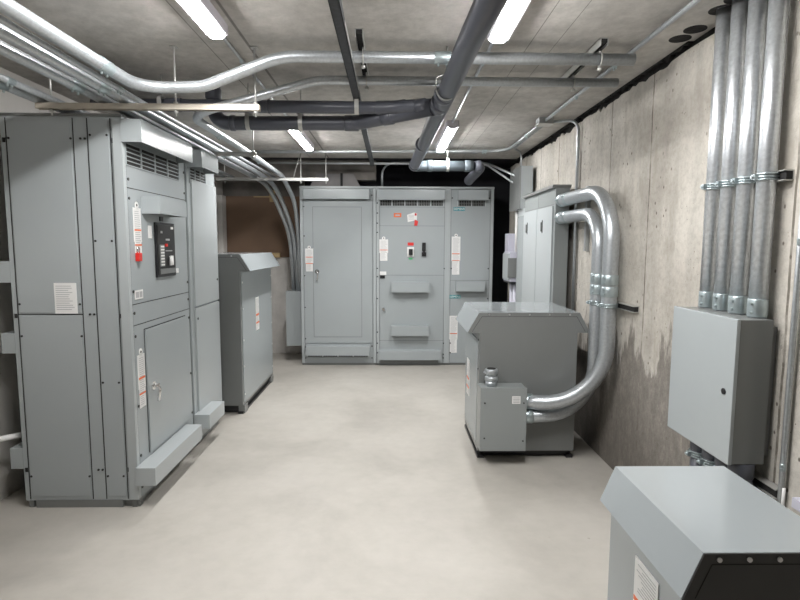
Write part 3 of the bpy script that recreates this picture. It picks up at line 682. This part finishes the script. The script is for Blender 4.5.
# dark plastic drain pipes
def pipe(label, path, r, rad, mt='pvc', hubs=(), straps=(), name='drain_pipe', group='dark plastic drain pipes'):
    pp = fillet(path, rad, 8) if len(path) > 2 else [Vector(p) for p in path]
    o0 = Vector(path[0]); t = thing(name, label, 'pipe', path[0], 0, group)
    MB().tube([p-o0 for p in pp], r, 24).build('tube', mt, t)
    for p, d, hl in hubs:
        p = Vector(p)-o0; d = Vector(d).normalized()
        MB().tube([p-d*hl, p-d*(hl-0.006), p+d*(hl-0.006), p+d*hl], [r*1.02, r*1.12, r*1.12, r*1.02], 24).build('coupling', mt, t)
    for p, ax in straps:
        p = Vector(p)-o0; b = MB(); pts = []
        for k in range(17):
            a = PI*k/16
            u = Vector((0, 1, 0)) if ax == 'x' else Vector((1, 0, 0))
            pts.append(p + u*math.cos(a)*(r+0.004) - Vector((0, 0, 1))*math.sin(a)*(r+0.004))
        prev = None
        wv = (Vector((1, 0, 0)) if ax == 'x' else Vector((0, 1, 0)))*0.014
        top = 2.70-o0.z
        pts = [Vector((pts[0].x, pts[0].y, p.z+r*1.05))] + pts + [Vector((pts[-1].x, pts[-1].y, p.z+r*1.05))]
        apex = p + Vector((0, 0, r*1.5)); pts = [apex]+pts+[apex]
        for a, c in zip(pts, pts[1:]):
            vs = [b.bm.verts.new(q) for q in (a-wv, a+wv, c+wv, c-wv)]; b.bm.faces.new(vs)
        rod = Vector((p.x, p.y, top-0.001))
        if (rod-apex).length > 0.01 and rod.z > apex.z: b.cyl(apex, rod, 0.005, 8)
        so = b.build('pipe_strap', 'strut', t); sm = so.modifiers.new('thick', 'SOLIDIFY'); sm.thickness = 0.002
    return t
zM = 2.47
pipe('big dark grey drain pipe running straight back along the ceiling, centre right', [(0.40, 0.9, zM+0.005), (0.335, 2.4, zM), (0.255, 5.75, zM-0.01), (0.25, 5.90, zM-0.01)], 0.054, [2, 0.1],
     hubs=[((0.306, 3.20, zM), (-0.024, 1, 0), 0.03), ((0.30, 3.42, zM), (-0.024, 1, 0), 0.06), ((0.27, 4.75, zM), (-0.024, 1, 0), 0.035), ((0.252, 5.88, zM-0.01), (-0.024, 1, 0), 0.05)], straps=[((0.309, 3.10, zM), 'y')])
pipe('upper dark drain pipe crossing the room, joining the big one from the left', [(-1.95, 3.66, 2.512), (-0.10, 3.63, 2.497), (0.27, 3.46, 2.475)], 0.040, 0.3,
     hubs=[((-0.05, 3.62, 2.495), (1, -0.1, 0), 0.05), ((0.06, 3.57, 2.488), (1, -0.45, 0), 0.04), ((0.19, 3.50, 2.48), (1, -0.45, 0), 0.035), ((-1.42, 3.65, 2.51), X, 0.05), ((-0.8, 3.64, 2.503), X, 0.01)], straps=[((-0.225, 3.635, 2.498), 'x'), ((-1.50, 3.65, 2.508), 'x')])
pipe('lower and thicker dark drain pipe crossing behind, with an upturned left end', [(-1.22, 3.83, 2.69), (-1.22, 3.83, 2.435), (-0.24, 3.80, 2.435), (0.26, 3.48, 2.462)], 0.048, [0.1, 0.3],
     hubs=[((-0.27, 3.80, 2.435), X, 0.05), ((-0.02, 3.66, 2.447), (0.84, -0.54, 0.04), 0.04), ((-1.22, 3.83, 2.63), Zv, 0.035), ((-1.09, 3.826, 2.435), X, 0.02)], straps=[((-0.62, 3.81, 2.435), 'x'), ((-0.98, 3.82, 2.435), 'x')])
pipe('pale grey plastic pipe at the far end of the big drain pipe', [(0.27, 5.98, zM-0.01), (0.36, 6.0, zM-0.002), (0.90, 6.0, zM)], 0.056, 0.05, 'pvc_light', hubs=[((0.84, 6.0, zM), X, 0.035), ((0.42, 6.0, zM), X, 0.03)], straps=[((0.62, 6.0, zM), 'x')])
pipe('dark drain elbow turning down at the right end of the pale pipe', [(0.92, 6.0, zM), (1.0, 6.02, zM), (0.90, 6.35, zM-0.12)], 0.054, 0.06, 'pvc', hubs=[((0.965, 6.0, zM), X, 0.025)])

# thin conduits along the ceiling
conduit('thin conduit along the ceiling near the right wall, ending at a small box', [(1.345, 0.3, 2.672), (1.325, 4.70, 2.672)], 0.013, group='thin ceiling conduits', coup=[((1.338, 1.9, 2.672), Yv, 0.03), ((1.332, 3.3, 2.672), Yv, 0.03), ((1.328, 3.95, 2.672), Yv, 0.02)], seg=12)
t = thing('ceiling_box', 'small metal box on the ceiling near the right wall', 'electrical box', (1.33, 4.77, 2.70))
MB().box(-0.06, 0.06, -0.06, 0.06, -0.05, 0, 0.004).build('body', 'galv_dull', t); MB().box(-0.065, 0.065, -0.065, 0.065, -0.056, -0.05, 0.002).build('cover', 'strut', t)
conduit('thick conduit continuing back from the small ceiling box and turning left', [(1.315, 4.83, 2.665), (1.31, 6.17, 2.665), (-1.6, 6.17, 2.635)], 0.018, [0.22], 'galv_dull', group='thin ceiling conduits', coup=[((1.312, 5.3, 2.665), Yv, 0.03), ((1.05, 6.17, 2.661), X, 0.03)], seg=12)
conduit('conduit running back beside the thick one from the ceiling box', [(1.36, 4.83, 2.675), (1.36, 6.05, 2.672), (1.49, 6.25, 2.66), (1.49, 6.25, 2.473)], 0.012, [0.1, 0.08], 'galv_dull', group='thin ceiling conduits', seg=12)
conduit('upper of the thin conduits crossing at the far end of the ceiling', [(-1.6, 6.35, 2.675), (1.0, 6.35, 2.675)], 0.012, group='thin ceiling conduits', seg=12)
conduit('lower of the thin conduits crossing at the far end, just above the back row', [(-1.6, 6.72, 2.60), (1.0, 6.72, 2.60)], 0.014, group='thin ceiling conduits', seg=12, mt='galv_dull')
conduit('thin conduit curving from the small ceiling box down the right wall', [(1.40, 4.78, 2.675), (1.56, 4.70, 2.672), (1.578, 4.62, 2.60), (1.578, 4.60, 1.05)], 0.013, [0.08, 0.08], group='thin wall conduits', seg=12, coup=[])
conduit('thin conduit feeding the farther left strip light from the nearer one', [(-0.885, 2.845, 2.686), (-0.885, 4.835, 2.686)], 0.009, group='lamp feed conduits', seg=10, mt='galv_dull', coup=[((-0.885, 3.3, 2.686), Yv, 0.02)])
conduit('thin conduit feeding the farther right strip light from the nearer one', [(0.545, 2.865, 2.686), (0.545, 4.855, 2.686)], 0.010, group='lamp feed conduits', seg=10, coup=[((0.545, 3.3, 2.686), Yv, 0.02)])
conduit('thin conduit rising from the middle rear cabinet and bending right to the pull box', [(-0.118, 7.2, 2.36), (-0.118, 7.2, 2.68), (1.22, 7.1, 2.68), (1.425, 6.24, 2.40)], 0.014, [0.16, 0.2], seg=12, group='thin conduits to the pull box')
conduit('second thin conduit slanting down into the high pull box', [(0.30, 6.93, 2.60), (1.20, 6.88, 2.62), (1.425, 6.33, 2.33)], 0.013, [0.1], seg=12, group='thin conduits to the pull box')
conduit('white vertical conduit below the high pull box on the right wall', [(1.48, 6.36, 2.01), (1.48, 6.36, 1.53)], 0.016, mt='white', group='thin wall conduits', seg=12)
conduit('left vertical conduit below the violet switch box', [(1.475, 6.52, 1.165), (1.475, 6.52, 0.0)], 0.026, mt='violet', group='conduits below the violet switch box', seg=12)
conduit('right vertical conduit below the violet switch box', [(1.475, 6.34, 1.165), (1.475, 6.34, 0.0)], 0.026, mt='violet', group='conduits below the violet switch box', seg=12)

# two big elbows beside the transformer
for lab, ys, zs, x, yv, zb, rad, rv in (('outer of the two large conduits looping down the right wall to the transformer', 4.665, 1.992, 1.50, 3.65, 0.475, 0.36, 0.0525),
                                 ('inner of the two large conduits looping down the right wall to the transformer', 4.665, 1.842, 1.495, 3.85, 0.365, 0.26, 0.049)):
    conduit(lab, [(x-0.03, ys, zs), (x, yv, zs), (x, yv, zb), (0.977, 3.80, zb)], rv, [rad, 0.44 if yv < 3.8 else 0.36], group='large looped conduits', seg=24,
            coup=[((x, yv, 1.37), Zv, 0.035, (-0.8, -0.5, 0)), ((x, yv, 1.29), Zv, 0.035, (-0.8, -0.5, 0)), ((1.005, 3.80, zb), X, 0.028, (-0.2, -0.5, 1)), ((x-0.028, ys-0.03, zs), (0.03, -1, 0), 0.03, (-1, 0, 0)), ((x-0.023, ys-0.17, zs), (0.03, -1, 0), 0.03, (-1, 0, 0.3))])
def wall_strut(label, y0, y1, z, cl, horiz=True, mt='black_strut', clz=None):
    """strut channel lying on the right wall, with clamps round the pipes it carries"""
    t = thing('wall_strut', label, 'strut', (1.60, y0, z), 0, 'strut channels on the right wall'); L = y1-y0
    b = MB(); b.box(-0.003, 0, 0, L, -0.021, 0.021); b.box(-0.041, 0, 0, L, -0.021, -0.017); b.box(-0.041, 0, 0, L, 0.017, 0.021); b.mi = 1; b.box(-0.03, -0.004, 0.001, L-0.001, -0.016, 0.016); b.build('rail', ['strut', 'seam'], t)
    for yy, xx, r in cl:
        b = MB(); pts = [Vector((xx-1.60+math.cos(a)*(r+0.005), yy-y0+math.sin(a)*(r+0.005), 0)) for a in [2*PI*k/24 for k in range(25)]]
        for dz in (-0.011, 0, 0.011): b.tube([p+Vector((0, 0, dz)) for p in pts], 0.0045, 6, False)
        b.cyl((xx-1.60-r-0.005, yy-y0, 0), (xx-1.60-r-0.03, yy-y0, 0), 0.007, 8); b.box(xx-1.60-r-0.022, xx-1.60-r, yy-y0-0.010, yy-y0+0.010, -0.012, 0.012, 0.002)
        b.build('pipe_clamp', 'zinc', t)
    return t
wall_strut('short strut channel clamping the two large looped conduits', 3.41, 4.00, 1.195, [(3.65, 1.50, 0.0525), (3.85, 1.495, 0.049)])
t = thing('wall_strut', 'vertical strut channel behind the top of the looped conduits', 'strut', (1.598, 4.33, 1.56), 0, 'strut channels on the right wall')
MB().box(-0.03, 0, 0, 0.04, 0, 0.52, 0.002).build('rail', 'galv_dull', t)
# four large vertical pipes through the ceiling
ys = (2.590, 2.472, 2.350, 2.222)
for k, (yy, lab) in enumerate(zip(ys, ('leftmost', 'second from left', 'third from left', 'rightmost'))):
    conduit('%s of the four large vertical conduits above the right wall box' % lab, [(1.545, yy, 1.30), (1.545, yy, 2.92)], (0.032, 0.033, 0.036, 0.036)[k], mt='galv_bright', group='four vertical conduits above the wall box', seg=24,
            coup=[((1.545, yy, 1.345), Zv, 0.038, (-1, -0.4, 0))])
wall_strut('upper strut channel clamping the four vertical conduits', 2.145, 2.60, 1.885, [(y_, 1.545, (0.032, 0.033, 0.036, 0.036)[k]) for k, y_ in enumerate(ys)])
# core holes in the slab: dark round openings
b = MB()
for yy, xx in ((2.955, 1.535), (2.83, 1.545)):
    b.tube([(xx, yy, 2.6975), (xx, yy, 2.6999)], 0.055, 28)
for k, yy in enumerate(ys): b.tube([(1.54, yy+0.012, 2.6975), (1.54, yy+0.012, 2.6999)], 0.056, 28)
struct('trim_5', b, 'gap')
# wall box
t = thing('junction_box', 'large grey box on the right wall under the four vertical conduits', 'electrical box', (1.418, 2.64, 0.69), -PI/2)
W = 0.49
box('body', 'paint_dark_and_shaded', t, 0, W, 0.012, 0.15, 0, 0.612, 0.003)  # darker than the cover: shade of the camera-facing side put into the colour
cv = box('cover', 'paint', t, -0.003, W+0.003, -0.004, 0.012, -0.003, 0.615, 0.004)
b = MB(); b.cyl((0.435, -0.008, 0.30), (0.435, -0.003, 0.30), 0.013, 14); b.build('lock', 'black', cv)
MB().box(0.02, W-0.02, 0.15, 0.18, 0.03, 0.58).build('back_bracket', 'paint_dark_and_shaded', t)
for k, yy in enumerate((2.50, 2.40, 2.30, 2.19)):
    lab = ('leftmost', 'second from left', 'third from left', 'rightmost')[k]
    rr = 0.036 if k < 3 else 0.045
    pipe('%s of the dark plastic pipes below the wall box' % lab, [(1.50, yy, 0.69), (1.50, yy, 0.0)], rr, 0, 'pvc', hubs=[((1.50, yy, 0.655), Zv, 0.035)], group='dark pipes below the wall box')
wall_strut('lower strut channel clamping the dark pipes under the wall box', 2.06, 2.56, 0.60, [(yy, 1.50, 0.036) for yy in (2.50, 2.40, 2.30)])
conduit('thin vertical conduit at the far right edge, beside the wall box', [(1.578, 2.055, 0.0), (1.578, 2.055, 2.69)], 0.011, group='thin wall conduits', seg=12, coup=[((1.578, 2.055, 0.72), Zv, 0.014), ((1.578, 2.055, 1.62), Zv, 0.014)])
t = thing('wall_bracket', 'small metal bracket with a bent rod at the far right edge', 'bracket', (1.60, 1.90, 0.62))
MB().box(-0.05, 0, -0.06, 0.06, -0.02, 0.02, 0.003).build('channel', 'violet', t)
MB().tube(fillet([(-0.045, 0.11, 0.03), (-0.045, 0.11, -0.05), (-0.045, -0.02, -0.09), (-0.045, -0.12, -0.10)], 0.03), 0.006, 8).build('rod', 'white', t)
# left side small pipe
conduit('pale short pipe crossing behind the left edge of the cabinets', [(-2.44, 3.05, 0.44), (-2.20, 3.30, 0.435)], 0.018, mt='white', seg=12)

# ------------------------------------------------------------------ rear left: board and cleats, duct
o = MB().box(XL+0.02, -1.30, 7.90, 7.949, 1.425, 2.30, 0.002).build('fibreboard_sheet', 'board'); tag(o, 'brown board covering the opening above the low concrete wall at rear left', 'board')
o = MB().box(-1.75, -1.67, 7.87, 7.90, 2.22, 2.385, 0.003).build('wood_cleat', 'wood'); tag(o, 'upright pale wood cleat at the top edge of the brown board', 'wood block', 'wood cleats')
o = MB().box(-1.98, -1.75, 7.88, 7.90, 2.285, 2.30, 0.002).build('wood_cleat', 'wood'); tag(o, 'thin horizontal wood strip along the top edge of the brown board', 'wood strip', 'wood cleats')
o = MB().box(-1.76, -1.61, 7.83, 7.90, 1.42, 1.49, 0.003).build('wood_cleat', 'wood'); tag(o, 'small wood block at the foot of the brown board, on the low concrete wall', 'wood block', 'wood cleats')
t = thing('air_duct', 'dim grey duct box above the left cabinet of the back row', 'duct', (-1.06, 7.14, 2.365))
MB().prism([(0, 0), (0.66, 0), (0.57, 0.16), (0.09, 0.16)], 'y', 0, 0.4).build('casing', 'duct', t)
MB().box(0.40, 0.43, -0.01, 0.0, 0.0, 0.17).build('slot', 'seam', t)
